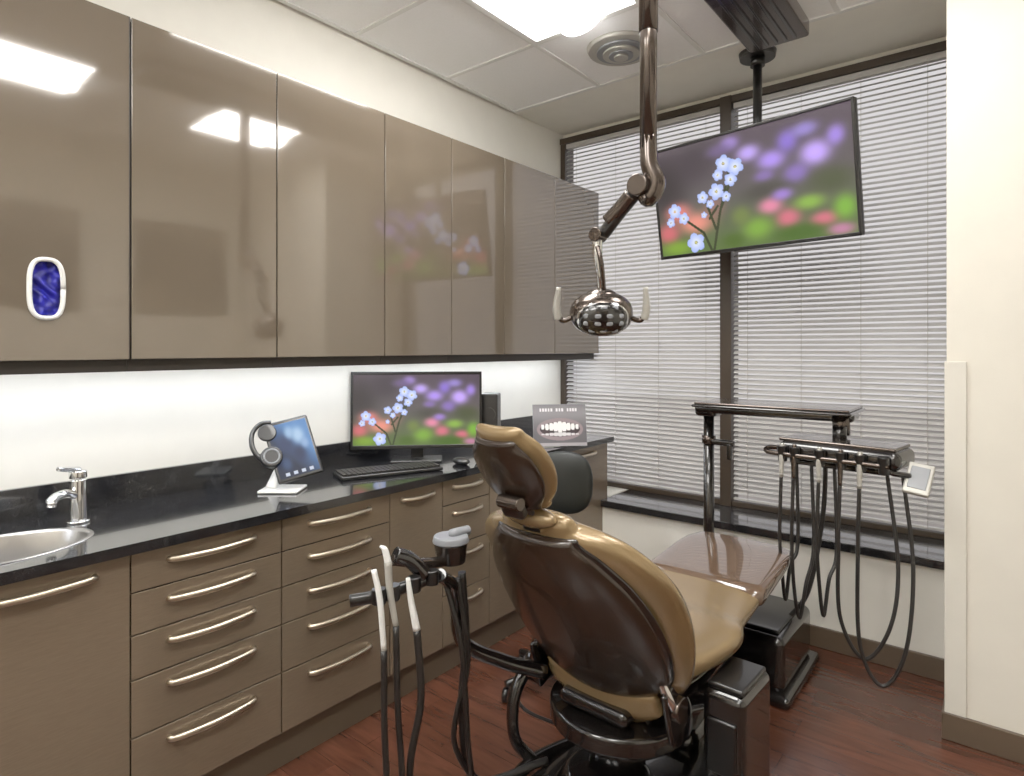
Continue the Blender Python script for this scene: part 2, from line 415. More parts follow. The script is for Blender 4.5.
v,f=ringtop(); g.mk('slab_sink',v,f,'granite')
c,s=b2(WX+.003,CX,-1.5,-.1,cz0,cz1); g.box('slab_left',c,s,'granite',0)
c,s=b2(WX+.003,CX,.9,3.355,cz0,cz1); g.box('slab_right',c,s,'granite',0)
c,s=b2(WX+.001,WX+.02,-1.5,3.355,cz1,cz1+.10); g.box('backsplash',c,s,'granite',.001)
g=G('sink_basin',(sx,sy,cz1),world=True)
v=[];f=[];n=64; prof=[(1.05,.001),(1.04,.003),(1.0,.003),(.97,-.004),(.94,-.06),(.86,-.12),(.6,-.15),(.1,-.155)]
for q,z in prof:
    for k in range(n):
        a=2*math.pi*k/n; v.append((sx+srx*q*math.cos(a),sy+sry*q*math.sin(a),cz1+z))
for i in range(len(prof)-1):
    for k in range(n): f.append((i*n+k,i*n+(k+1)%n,(i+1)*n+(k+1)%n,(i+1)*n+k))
f.append(tuple(range((len(prof)-1)*n,len(prof)*n)))
g.mk('bowl',v,f,'steel',smooth=True)
fx,fy=-2.27,.65; g=G('faucet',(fx,fy,cz1),world=True); d=Vector((.62,-.78,0))
F=Vector((fx,fy,cz1))
g.cyl('base',F,F+Vector((0,0,.008)),.032,'chrome'); g.cyl('body',F+Vector((0,0,.008)),F+Vector((0,0,.135)),.024,'chrome',bevel=.003)
g.cyl('cap',F+Vector((0,0,.138)),F+Vector((0,0,.162)),.0245,'chrome',bevel=.004)
g.tube('lever',[F+Vector((0,0,.162)),F+Vector((0,0,.17))+d*.03,F+Vector((0,0,.182))+d*.085],[.012,.009,.006],'chrome')
g.tube('spout',[F+Vector((0,0,.085))+d*.01,F+Vector((0,0,.10))+d*.05,F+Vector((0,0,.10))+d*.09,F+Vector((0,0,.09))+d*.115],.0135,'chrome')
g.cyl('aerator',F+Vector((0,0,.095))+d*.108,F+Vector((0,0,.075))+d*.112,.013,'chrome')

# ---------------- screen picture
def flower(U,V):
    A=1.78
    top=np.array((.34,.29,.34)); mid=np.array((.38,.36,.36)); bot=np.array((.36,.44,.25))
    t=np.clip(V,0,1)[...,None]
    base=np.where(t<.5,top+(mid-top)*t*2,mid+(bot-mid)*(t*2-1))
    B=[(.05,.35,.14,.3,(.20,.18,.19),.8),(.25,.15,.12,.2,(.24,.21,.24),.7),(.44,.08,.05,.06,(.62,.52,.80),.9),(.38,.12,.07,.06,(.45,.38,.55),.8),
    (.53,.20,.06,.07,(.76,.66,.97),.9),(.64,.30,.07,.08,(.70,.58,.95),.9),(.72,.18,.05,.09,(.55,.45,.82),.9),(.84,.32,.07,.1,(.78,.66,1.),.95),(.8,.12,.06,.06,(.62,.55,.86),.8),(.93,.22,.04,.08,(.68,.56,.95),.8),(.75,.45,.06,.08,(.60,.48,.85),.7),(.60,.42,.05,.05,(.55,.45,.72),.8),
    (.6,.55,.12,.08,(.28,.27,.25),.7),(.9,.55,.1,.1,(.30,.33,.22),.8),(.12,.6,.08,.09,(.88,.52,.5),.9),(.22,.72,.1,.1,(.92,.58,.52),.9),(.05,.78,.07,.1,(.82,.42,.45),.9),(.33,.6,.06,.1,(.62,.45,.42),.7),(.1,.93,.1,.07,(.52,.66,.22),.8),
    (.62,.68,.06,.07,(.90,.54,.66),.9),(.7,.8,.06,.08,(.84,.44,.52),.9),(.55,.85,.08,.1,(.5,.66,.26),.9),(.8,.7,.07,.06,(.55,.70,.30),.9),(.86,.85,.06,.06,(.84,.44,.52),.9),(.95,.78,.05,.1,(.50,.70,.26),.9),(.75,.94,.12,.07,(.28,.40,.14),.9),(.47,.72,.05,.08,(.46,.52,.28),.8),(.93,.95,.06,.05,(.80,.5,.68),.8),(.68,.6,.05,.05,(.66,.52,.88),.8),(.42,.93,.06,.07,(.30,.40,.15),.8)]
    for (x,y,rx,ry,c,s) in B:
        g_=np.exp(-(((U-x)/rx)**2+((V-y)/ry)**2)**1.4)*s
        base=base*(1-g_[...,None])+np.array(c)*g_[...,None]
    base=np.clip(base,0,1)**1.2*1.08
    FL=[(.40,.24,.075),(.46,.29,.075),(.365,.33,.05),(.43,.39,.06),(.35,.47,.075),(.40,.53,.045),(.27,.50,.055),(.31,.57,.04),(.10,.58,.07),(.15,.66,.055),(.07,.68,.045),(.21,.90,.09),(.27,.66,.03)]
    def seg(x0,y0,x1,y1,w):
        px=(U-x0)*A;py=V-y0;dx=(x1-x0)*A;dy=y1-y0; t=np.clip((px*dx+py*dy)/(dx*dx+dy*dy),0,1)
        return np.hypot(px-t*dx,py-t*dy)<w
    for s_ in[(.43,.3,.36,.66),(.36,.66,.31,1.0),(.28,.5,.33,.8),(.12,.62,.26,.82),(.26,.82,.30,1.),(.46,.3,.37,.62),(.3,.7,.35,.6)]:
        base[seg(*s_,.012)]=(.18,.21,.12)
    for (x,y,r) in FL:
        for k in range(5):
            a=k*2*math.pi/5+x*9; cx_=x+r*.6*math.cos(a)/A; cy_=y+r*.6*math.sin(a)
            mk=(((U-cx_)*A)**2+(V-cy_)**2)<(r*.44)**2
            sh=np.clip(np.hypot((U-x)*A,V-y)/r,0,1)[...,None]
            base=np.where(mk[...,None],np.array((.94,.96,1.))*(1-sh)+np.array((.62,.70,.97))*sh,base)
        mk=(((U-x)*A)**2+(V-y)**2)<(r*.13)**2; base[mk]=(.85,.80,.45)
    return base
M['scr']=colmat('screen_display',1.0,.15)
M['tabm']=colmat('tablet_display_reflection',1.1,.3,.15)  # glows with the painted sky reflection and the icons
M['print']=colmat('printed_card',0,.3)
cen=Vector((-1.017,3.085,2.232)); rt=Vector((.988,-.153,0)).normalized(); ti=math.radians(10)
nh=Vector((-.153,-.988,0)).normalized(); up=(Vector((0,0,1))*math.cos(ti)+nh*math.sin(ti)).normalized(); nn=rt.cross(up).normalized()
if nn.dot(nh)<0: nn=-nn
R=Matrix((rt,-nn,up)).transposed()
g=G('ceiling_mounted_television',tuple(cen),world=True)
g.box('housing',cen-nn*.022,(1.03,.036,.59),'black',.006,R=R)
for nm,o_,sz in(('bezel_top',up*.288,(1.03,.01,.014)),('bezel_bottom',-up*.286,(1.03,.01,.018)),('bezel_left',-rt*.508,(.014,.01,.59)),('bezel_right',rt*.508,(.014,.01,.59))):
    g.box(nm,cen+o_,sz,'black',.003,R=R)
picture(g,'screen',cen-nn*.0012,rt,up,1.004,.562,300,168,flower,M['scr'])
g.box('rear_box',cen-nn*.06,(.4,.05,.3),'black',.01,R=R)
pb=cen-nn*.13; 
g.box('bracket',cen-nn*.10,(.2,.05,.2),'black',.005,R=R)
px,py=pb.x,pb.y+.01
g.cyl('pole',(px,py,2.2),(px,py,H-.02),.022,'black'); g.cyl('ceiling_plate',(px,py,H-.03),(px,py,H-.001),.085,'black',r2=.09)
g.cyl('collar',(px,py,H-.07),(px,py,H-.03),.035,'black')
def project_dir(t,l): return t*Vector((-.628,.778,0))+l*Vector((.778,.628,0))
mrt=(Vector((.778,.628,0))*.985+Vector((-.628,.778,0))*.10).normalized(); mn=Vector((mrt.y,-mrt.x,0)); mup=(Vector((0,0,1))-mn*.05).normalized()
mc=project_dir(2.97,-.154*2.97); mc.z=1.45-2.97*(410-348)/617
mnn=mrt.cross(mup).normalized(); 
if mnn.dot(mn)<0: mnn=-mnn
R=Matrix((mrt,-mnn,mup)).transposed()
g=G('computer_monitor',(mc.x,mc.y,cz1),world=True)
g.box('housing',mc-mnn*.014,(.625,.024,.37),'black',.004,R=R)
for nm,o_,sz in(('bezel_top',mup*.179,(.625,.008,.012)),('bezel_bottom',-mup*.176,(.625,.008,.018)),('bezel_left',-mrt*.3065,(.012,.008,.37)),('bezel_right',mrt*.3065,(.012,.008,.37))):
    g.box(nm,mc+o_,sz,'black',.002,R=R)
picture(g,'screen',mc-mnn*.001,mrt,mup,.602,.340,240,135,flower,M['scr'])
Rz=Matrix((mrt,-mn,Vector((0,0,1)))).transposed()
fb=mc-mnn*.05; g.box('stand_neck',(fb.x,fb.y,(cz1+mc.z)/2),(.06,.03,mc.z-cz1),'black',.004,R=Rz)
g.box('stand_foot',(fb.x+mnn.x*.03,fb.y+mnn.y*.03,cz1+.007),(.24,.15,.012),'black',.005,R=Rz)
sp=project_dir(3.08,(491-512)/617*3.08); R=Matrix.Rotation(math.radians(30),3,'Z')
g=G('desktop_speaker',(sp.x,sp.y,cz1),world=True)
g.box('cabinet',(sp.x,sp.y,cz1+.16),(.085,.10,.32),'black',.008,R=R)
g.cyl('driver',Vector((sp.x,sp.y,cz1+.22))+R@Vector((0,-.05,0)),Vector((sp.x,sp.y,cz1+.22))+R@Vector((0,-.056,0)),.032,'hose')
g.cyl('woofer',Vector((sp.x,sp.y,cz1+.10))+R@Vector((0,-.05,0)),Vector((sp.x,sp.y,cz1+.10))+R@Vector((0,-.056,0)),.036,'hose')
k0=Vector((-2.19,1.55,cz1)); k1=Vector((-2.03,1.97,cz1)); kd=(k1-k0).normalized(); kn=Vector((kd.y,-kd.x,0)); kc=(k0+k1)/2
R=Matrix((kd,-kn,Vector((0,0,1)))).transposed()
g=G('keyboard',tuple(kc),world=True); g.box('body',kc+Vector((0,0,.009)),(.45,.15,.014),'black',.004,R=R)
v=[];f=[]
for r_ in range(6):
    for q in range(21):
        a,b=boxvf(kc+kd*(-.208+q*.0208)+kn*(-.056+r_*.0215)+Vector((0,0,.02)),(.0165,.0165,.008),R); o=len(v); v+=a; f+=[tuple(x+o for x in z) for z in b]
g.mk('keys',v,f,'hose',bevel=.001)
g=G('computer_mouse',(-2.0,2.10,cz1),world=True); g.ell('body',(-2.0,2.10,cz1+.015),(.05,.03,.018),'black'); 
g=G('desk_cable_bundle',(-1.98,2.25,cz1),world=True)
g.tube('cable_1',[(-1.96,2.16,cz1+.006),(-2.0,2.20,cz1+.03),(-1.95,2.23,cz1+.006),(-1.99,2.25,cz1+.035),(-1.96,2.27,cz1+.006)],.004,'hose')
g.box('dongle',(-1.96,2.21,cz1+.011),(.05,.04,.02),'black',.004)
g=G('note_pad',(-1.955,2.42,cz1),world=True); g.box('pages',(-1.955,2.42,cz1+.004),(.08,.12,.007),'white',.001)
# tablet on stand
tb=project_dir(2.36,(283-512)/617*2.36)
g=G('tablet_stand',(tb.x,tb.y,cz1),world=True)
r0=Vector((.778,.628,0)); d0=Vector((-.628,.778,0)); T=Vector((tb.x,tb.y,cz1))
Rb=Matrix((r0,d0,Vector((0,0,1)))).transposed()
def cp(l,dp,z): return T+r0*l+d0*dp+Vector((0,0,z))
g.box('foot',cp(.0,0,.006),(.15,.12,.01),'white',.004,R=Rb)
g.tube('stem',[cp(-.045,.0,.008),cp(-.035,.02,.05),cp(-.02,.045,.11),cp(-.01,.06,.16)],[.028,.022,.014,.014],'white',flat=.5)
tn=(-d0*.80+r0*.38+Vector((0,0,.42))).normalized(); tr=Vector((0,0,1)).cross(tn); tr=-tr if tr.dot(r0)<0 else tr; tr.normalize(); tu=tn.cross(tr).normalized(); tu=-tu if tu.z<0 else tu
# leaning clockwise a little... top towards the left, as on the desk stand
an=.22
tu2=(tu*math.cos(an)-tr*math.sin(an)); tr2=(tr*math.cos(an)+tu*math.sin(an))
tu2,tr2=(tu*math.cos(an)-tr*math.sin(an)),(tr*math.cos(an)+tu*math.sin(an))
Rt=Matrix((tr2,-tn,tu2)).transposed(); tcn=cp(.028,.03,.155)
def tabimg(U,V):
    b=np.ones(U.shape+(3,))*np.array((.07,.11,.20)); 
    w=np.clip((U*1.0-V+.35)*1.3,0,1)[...,None]; b=b*(1-w)+np.array((.30,.48,.70))*w  # blue gradient and cloud blobs below: sky reflection painted onto the screen
    for x,y,r,c in((.35,.4,.2,(.12,.18,.32)),(.62,.62,.17,(.10,.15,.28)),(.25,.75,.13,(.16,.24,.38)),(.7,.28,.16,(.62,.74,.86)),(.5,.2,.12,(.55,.68,.82)),(.82,.45,.1,(.50,.62,.78))):
        m_=np.exp(-((((U-x)/r)**2+((V-y)/r)**2)**1.5))[...,None]; b=b*(1-m_)+np.array(c)*m_
    for k in range(4):
        m_=(np.abs(U-(.2+.2*k))<.05)&(np.abs(V-.94)<.03); b[m_]=(.75,.78,.85)
    return b
g.box('tablet_case',tcn,(.17,.016,.245),'black',.008,R=Rt); picture(g,'tablet_screen',tcn+tn*.009,tr2,tu2,.148,.215,90,120,tabimg,M['tabm'])
g.tube('headphone_band',[tcn-tr2*.05+tu2*.125,tcn-tr2*.09+tu2*.128,tcn-tr2*.125+tu2*.10,tcn-tr2*.138+tu2*.05,tcn-tr2*.125+tu2*.0,tcn-tr2*.10-tu2*.02],.011,'black',flat=.8)
g.cyl('headphone_cup',tcn-tr2*.085-tu2*.015+tn*.0,tcn-tr2*.085-tu2*.015+tn*.03,.040,'black',bevel=.006)
g.tube('headphone_ring',[tcn-tr2*.085-tu2*.015+tn*.031+(tr2*math.cos(2*math.pi*k/24)+tu2*math.sin(2*math.pi*k/24))*.027 for k in range(25)],.0035,'grey',n=1)
g.cyl('headphone_cup_top',tcn-tr2*.075+tu2*.085,tcn-tr2*.075+tu2*.085+tn*.015,.034,'black',bevel=.005)
def teeth(U,V):
    b=np.ones(U.shape+(3,))*np.array((.38,.37,.39)); b+=(.15*np.exp(-((V-.2)/.25)**2))[...,None]
    lip=(((U-.5)/.44)**2+((V-.6)/.27)**2)<1; b[lip]=(.56,.50,.52); gum=(((U-.5)/.38)**2+((V-.6)/.18)**2)<1; b[gum]=(.2,.15,.17)
    for k in range(-4,5):
        w=.045-.004*abs(k); x=.5+k*.082
        m1=((np.abs(U-x)/w)**4+(np.abs(V-.54)/(.13-.018*abs(k)))**4)<1; b[m1]=(.97,.96,.96)
        m2=((np.abs(U-x)/w)**4+(np.abs(V-.72)/(.05-.008*abs(k)))**4)<1; b[m2]=(.86,.85,.86)
    for k in range(14):
        if k in(5,9): continue
        m3=(np.abs(U-(.14+k*.052))<.017)&(np.abs(V-.13)<.035); b[m3]=(.92,.91,.93)
    b[(V>.93)]=(.65,.63,.65); return b
fc=project_dir(3.42,(560-512)/617*3.42); fc.z=cz1+.118
fr=(r0*.97+d0*.12).normalized(); fn_=Vector((fr.y,-fr.x,0)); fu=(Vector((0,0,1))-fn_*.22).normalized(); fnn=fr.cross(fu); 
if fnn.dot(fn_)<0: fnn=-fnn
R=Matrix((fr,-fnn,fu)).transposed()
g=G('dental_poster_card',(fc.x,fc.y,cz1),world=True); g.box('board',fc-fnn*.006,(.30,.008,.232),'grey',.001,R=R); picture(g,'print',fc-fnn*.001,fr,fu,.296,.228,140,104,teeth,M['print'])
g.box('easel',fc-fnn*.04-fu*.03,(.06,.01,.15),'black',.001,R=R)

def art(U,V):
    b=np.ones(U.shape+(3,))*np.array((.46,.42,.36))
    rs=np.random.RandomState(7)
    for k in range(16):
        x,y,r=rs.rand(),rs.rand(),.1+.14*rs.rand(); c=.12+.25*rs.rand(); m_=((U-x)**2+(V-y)**2)<r*r; b[m_]=(c,c*.93,c*.84)
    return b
for yy in(1.2,2.32):
    g=G('art_canvas',(RX,yy,2.12),world=True); g.box('canvas',(RX-.02,yy,2.12),(.035,.75,.75),'grey',.003); picture(g,'print',(RX-.039,yy,2.12),(0,-1,0),(0,0,1),.74,.74,60,60,art,M['print'])
g=G('door_1',(RX,-.6,0),world=True); g.box('leaf',(RX-.02,-.6,1.05),(.03,.9,2.1),'toe',.003); g.box('jamb_a',(RX-.02,-1.1,1.08),(.05,.08,2.16),'base',.003); g.box('jamb_b',(RX-.02,-.1,1.08),(.05,.08,2.16),'base',.003); g.box('jamb_c',(RX-.02,-.6,2.18),(.05,1.08,.08),'base',.003); g.tube('lever',[(RX-.04,-.22,1.0),(RX-.08,-.22,1.0),(RX-.08,-.33,1.0)],.01,'nickel')

# ---------------- ceiling light track + dental light
g=G('dental_light',(-.83,1.8,H),world=True)
c,s=b2(-.965,-.70,1.25,3.0,2.85,H-.019); g.box('track_housing',c,s,'gun',.012)
for k,x in enumerate((-.91,-.87,-.83,-.79,-.75)): c,s=b2(x-.006,x+.006,1.3,2.96,2.842,2.852); g.box('track_groove_%d'%k,c,s,'gbase',.002)
tx,ty=-.89,1.79
g.box('trolley',(tx+.02,ty,2.835),(.16,.2,.03),'black',.01)
g.cyl('tube_upper_sleeve',(tx,ty,2.45),(tx,ty,2.84),.030,'gun')
g.cyl('drop_tube',(tx,ty,2.08),(tx,ty,2.84),.027,'gun')
P2=Vector((-1.08,1.80,1.83))
g.tube('elbow_fork',[(tx,ty,2.12),(tx+.004,ty,2.03),(tx+.022,ty+.01,1.97),(tx-.005,ty+.01,1.925),(tx-.025,ty,1.95)],[.027,.028,.03,.028,.02],'gun')
g.cyl('elbow_joint',(tx-.025,ty-.035,1.965),(tx-.025,ty+.03,1.965),.035,'gun',bevel=.004)
g.tube('spring_arm',[(tx-.02,ty,1.975),(tx-.10,ty+.01,1.905),(P2.x+.02,P2.y,P2.z)],[.024,.022,.02],'black',flat=1.1)
g.tube('spring_arm_cover',[(tx-.06,ty+.005,1.945),(tx-.10,ty+.01,1.91),(tx-.15,ty+.01,1.87)],.027,'gun')
g.cyl('wrist_joint',P2+Vector((.0,-.025,0)),P2+Vector((0,.025,0)),.024,'gun',bevel=.003)
hd=Vector((-1.085,1.83,1.568))
g.tube('yoke_stem',[P2,P2+Vector((-.004,.0,-.06)),P2+Vector((.0,.01,-.12)),hd+Vector((0,.01,.06))],[.016,.018,.013,.016],'chrome')
g.tube('yoke_link',[P2+Vector((.008,-.018,-.04)),P2+Vector((.024,-.018,-.10)),hd+Vector((.012,0,.06))],.008,'gun')
hr=Vector((.80,.60,0)).normalized(); hf=Vector((.55,-.74,-.22)).normalized(); hu=hr.cross(hf).normalized(); hu=-hu if hu.z<0 else hu; hf=hu.cross(hr)
hf=-hf if hf.y>0 else hf
Rh=Matrix((hr,-hf,hu)).transposed()
g.ell('head_shell',hd,(.108,.075,.075),'gun',R=Rh,e=.9)
g.ell('head_crown',hd+hu*.05-hf*.01,(.06,.045,.035),'gun',R=Rh)
g.ell('grille_rim',hd+hf*.042-hu*.008,(.088,.036,.063),'chrome',R=Rh,e=.9)
g.ell('grille_face',hd+hf*.049-hu*.008,(.083,.034,.058),'gbase',R=Rh,e=.9)
for r_ in range(4):
    n=[3,4,4,3][r_]
    for q in range(n):
        x=(q-(n-1)/2)*.036; z=(r_-1.5)*.024
        yy=.049+.034*math.sqrt(max(0,1-(x/.088)**2-(z/.058)**2))
        g.ell('led_%d_%d'%(r_,q),hd+hr*x+hu*(z-.008)+hf*(yy-.002),(.013,.003,.008),'grey',R=Rh,nu=12,nv=6,e=.7)
for sg,nm in((-1,'l'),(1,'r')):
    g.tube('handle_arm_'+nm,[hd+hr*sg*.09-hu*.01,hd+hr*sg*.13-hu*.025,hd+hr*sg*.148-hu*.005],.009,'gun')
    g.tube('handle_grip_'+nm,[hd+hr*sg*.146-hu*.02,hd+hr*sg*.152+hu*.02,hd+hr*sg*.146+hu*.09],[.014,.014,.008],'vent')

# ---------------- dental chair
g=G('dental_chair',(-.98,1.64,0),rz=-2)
rec=math.radians(31); bu=(-math.sin(rec),math.cos(rec)); bf=(math.cos(rec),math.sin(rec)); B0=(0.0,.41)
def bp(s,o): return (B0[0]+bu[0]*s+bf[0]*o, B0[1]+bu[1]*s+bf[1]*o)
def st(s,o,w,th,cu): y,z=bp(s,o); return (y,z,w,th,cu)
g.loft('back_shell',[st(.0,.0,.17,.016,.03),st(.08,-.015,.235,.02,.05),st(.2,-.025,.263,.022,.06),st(.35,-.03,.26,.022,.06),st(.48,-.03,.228,.022,.05),st(.57,-.02,.178,.02,.03),st(.62,-.01,.128,.018,.015)],'shell',e=.75)
g.loft('shell_piping',[st(.0,.012,.178,.012,.03),st(.08,-.003,.246,.014,.05),st(.2,-.012,.276,.015,.06),st(.35,-.017,.273,.015,.06),st(.48,-.017,.241,.015,.05),st(.57,-.008,.190,.014,.03),st(.625,.002,.138,.012,.015)],'gbase',e=.75)
g.loft('back_cushion',[st(-.03,.055,.21,.035,.02),st(.06,.055,.28,.042,.03),st(.2,.05,.318,.045,.05),st(.34,.05,.325,.045,.06),st(.46,.045,.312,.045,.05),st(.55,.045,.265,.045,.03),st(.61,.04,.195,.042,.015),st(.645,.04,.12,.035,.0)],'tan',e=.7)
g.loft('lumbar_pad',[st(-.075,.0,.14,.028,.01),st(-.03,-.005,.20,.032,.02),st(.02,.0,.20,.025,.02)],'tan',e=.7)
g.loft('headrest_cushion',[st(.725,.035,.07,.024,.01),st(.765,.035,.100,.028,.015),st(.83,.035,.118,.030,.018),st(.90,.032,.110,.028,.015),st(.944,.028,.080,.022,.01)],'tan',e=.9)
g.loft('headrest_back',[st(.732,.005,.062,.012,.01),st(.775,.0,.092,.015,.012),st(.83,-.002,.107,.016,.015),st(.892,-.002,.099,.015,.012),st(.932,.0,.070,.012,.01)],'shell',e=.9)
R=Matrix.Rotation(rec,3,'X')
y,z=bp(.68,.01); g.box('headrest_glide_bar',(0,y,z),(.06,.012,.26),'black',.004,R=R)
y,z=bp(.75,-.022); g.box('headrest_bracket',(.0,y,z),(.07,.03,.06),'black',.01,R=R)
y,z=bp(.78,-.035); g.cyl('headrest_knob',(-.02,y,z),(.05,y,z),.018,'gun',bevel=.003)
y,z=bp(.68,.02); g.ell('neck_pad',(0,y,z),(.085,.03,.028),'tan',R=R)
g.loft('seat_cushion',[(.02,.475,.20,.045,.01),(.15,.475,.25,.05,.015),(.32,.475,.285,.052,.02),(.42,.48,.285,.05,.02),(.52,.485,.25,.045,.01),(.66,.50,.235,.04,0),(.82,.525,.235,.036,0)],'tan',e=.6,flip=-1)
g.loft('toe_cushion',[(.74,.518,.245,.042,0),(.95,.545,.24,.038,0),(1.08,.56,.232,.035,0),(1.17,.565,.21,.03,0)],'cover',e=.5,flip=-1)
g.loft('seat_pan',[(.03,.41,.17,.03,0),(.2,.405,.22,.035,0),(.45,.41,.22,.035,0),(.7,.44,.18,.03,0),(1.0,.49,.15,.02,0)],'gbase',e=.5,flip=-1)
for sx_ in(-1,1):
    g.box('hinge_plate_%d'%sx_,(sx_*.235,.03,.42),(.018,.11,.17),'gbase',.02,seg=4,R=Matrix.Rotation(.3,3,'X'))
    g.cyl('hinge_cap_%d'%sx_,(sx_*.242,.02,.43),(sx_*.265,.02,.43),.035,'gun',bevel=.004)
    g.tube('hinge_bar_%d'%sx_,[(sx_*.22,-.03,.52),(sx_*.245,.0,.44),(sx_*.22,.10,.37)],.014,'chrome')
g.cyl('swivel_ring',(0,.12,.27),(0,.12,.33),.225,'gbase',seg=64,bevel=.012)
g.cyl('swivel_ring_lip',(0,.12,.255),(0,.12,.27),.20,'gun',seg=64)
g.cyl('swivel_core',(0,.12,.33),(0,.12,.40),.13,'gbase',seg=48,bevel=.01)
g.box('upper_frame',(0,.2,.365),(.24,.5,.05),'gbase',.02,seg=4)
for sx_ in(-1,1):
    g.box('lift_link_%d'%sx_,(sx_*.11,.36,.19),(.035,.62,.075),'gbase',.015,R=Matrix.Rotation(-.33,3,'X'),seg=3)
    g.cyl('link_pin_a_%d'%sx_,(sx_*.085,.12,.27),(sx_*.14,.12,.27),.04,'gun'); g.cyl('link_pin_b_%d'%sx_,(sx_*.085,.62,.11),(sx_*.14,.62,.11),.038,'gun')
g.loft('base_plate',[(-.18,.03,.17,.028,0),(-.05,.035,.23,.033,0),(.3,.04,.25,.038,0),(.7,.04,.22,.038,0),(.85,.04,.18,.036,0)],'gbase',e=.45,flip=-1)
g.loft('base_hump',[(.42,.09,.15,.06,0),(.6,.11,.17,.08,0),(.8,.10,.16,.07,0)],'gbase',e=.5,flip=-1)
g.cyl('base_dome',(0,.05,.06),(0,.05,.13),.18,'gbase',r2=.13,seg=48,bevel=.01)
g.cyl('base_post',(0,.10,.12),(0,.12,.26),.09,'gbase',seg=40)
g.tube('rear_bumper',[(-.20,.25,.06),(-.26,.0,.07),(-.20,-.18,.08),(0,-.24,.08),(.2,-.18,.08),(.25,.0,.07)],.022,'gbase',seg=14)
g.tube('side_arm_left',[(-.14,.1,.36),(-.28,.05,.37),(-.31,-.03,.30),(-.30,-.05,.16),(-.26,.0,.07)],[.022,.024,.022,.02,.02],'gbase',seg=14)
g.box('side_arm_mount',(-.27,.06,.37),(.08,.12,.10),'gbase',.025,seg=4)
g.box('service_tower',(.312,.30,.235),(.13,.24,.38),'gbase',.025,seg=4)
g.box('service_tower_panel',(.312,.175,.27),(.088,.012,.16),'black',.01,seg=3)
g.box('service_tower_cap',(.312,.30,.432),(.11,.20,.02),'black',.008)
g.box('service_tower_foot',(.31,.26,.03),(.19,.42,.05),'gbase',.02,seg=4)
g.tube('tower_bracket',[(.20,.25,.37),(.26,.25,.38),(.31,.25,.40)],.03,'gbase')
g.tube('power_cord',[(-.12,.3,.33),(-.34,.18,.36),(-.40,.1,.30),(-.33,.02,.22),(-.2,.1,.16)],.006,'hose')
g.loft('foot_control',[(.02,.03,.09,.022,0),(.12,.032,.11,.026,0),(.24,.03,.08,.02,0)],'gbase',e=.6,flip=-1,cx=.52)

# ---------------- assistant instrument arm
g=G('assistant_instrument_arm',(-1.27,1.2,0),world=True)
def W(x,y,t): 
    u=(x-512)/617; p=t*Vector((-.628,.778,0))+u*t*Vector((.778,.628,0)); p.z=1.45-t*(y-348)/617; return p
g.tube('support_bar',[W(350,601,1.62),W(380,595,1.64),W(440,575,1.72)],.013,'black',flat=1.3)
g.tube('support_bar_back',[W(392,560,1.66),W(425,563,1.72),W(452,560,1.82)],.015,'gun')
g.tube('knuckle',[W(395,555,1.66),W(410,560,1.68),W(425,575,1.70)],.022,'gbase')
g.tube('link_arm',[W(440,575,1.72),W(455,590,1.84),W(462,640,1.92),W(500,660,1.98),W(545,672,2.02)],[.018,.02,.022,.024,.024],'gbase')
g.tube('syringe_handle',[W(396,626,1.60),W(390,590,1.60),W(388,562,1.60)],[.007,.009,.010],'vent'); g.tube('syringe_tip',[W(388,562,1.6),W(385,550,1.6),W(380,546,1.6)],[.009,.008,.003],'white')
g.tube('suction_tip_wide',[W(384,650,1.58),W(380,600,1.58),W(374,570,1.58)],[.007,.008,.007],'white')
g.tube('suction_tip_small',[W(417,630,1.62),W(411,600,1.62),W(408,578,1.62)],[.010,.008,.006],'white')
for k,(x,y,t) in enumerate([(379,596,1.60),(393,592,1.62),(414,584,1.65),(432,577,1.70)]):
    c_=W(x,y,t); g.cyl('holder_%d'%k,c_-Vector((0,0,.02)),c_+Vector((0,0,.02)),.019,'black',seg=20,bevel=.003)
c_=W(451,552,1.82)
g.cyl('cup_holder',c_-Vector((0,0,.03)),c_+Vector((0,0,.03)),.043,'gbase',r2=.05,bevel=.004); g.cyl('cup_dispenser',c_+Vector((0,0,.03)),c_+Vector((0,0,.05)),.055,'grey',r2=.05,bevel=.004)
g.tube('cup_dispenser_lever',[c_+Vector((0,0,.052)),W(455,533,1.82),W(468,530,1.86)],.014,'grey')
hs=[((384,650,1.58),(386,760,1.58),(400,900,1.60),(470,980,1.75)),((396,626,1.60),(400,740,1.60),(418,880,1.62),(480,960,1.78)),((417,630,1.62),(421,700,1.62),(410,780,1.62),(430,900,1.66)),((444,575,1.80),(462,650,1.78),(470,760,1.80),(485,820,1.9)),((458,578,1.82),(468,660,1.82),(455,745,1.82),(500,800,1.95))]
for k,h in enumerate(hs):
    P=[W(*q) for q in h]
    for p in P: p.z=max(p.z,.03)
    P.append(Vector((-1.16,1.60,.10)) )
    g.tube('hose_%d'%k,P,.0085 if k!=2 else .010,'hose',n=12)
g.tube('hose_5',[W(462,572,1.83),W(466,640,1.84),W(462,720,1.84),W(478,780,1.9),Vector((-1.16,1.62,.12))],.012,'hose',n=12)

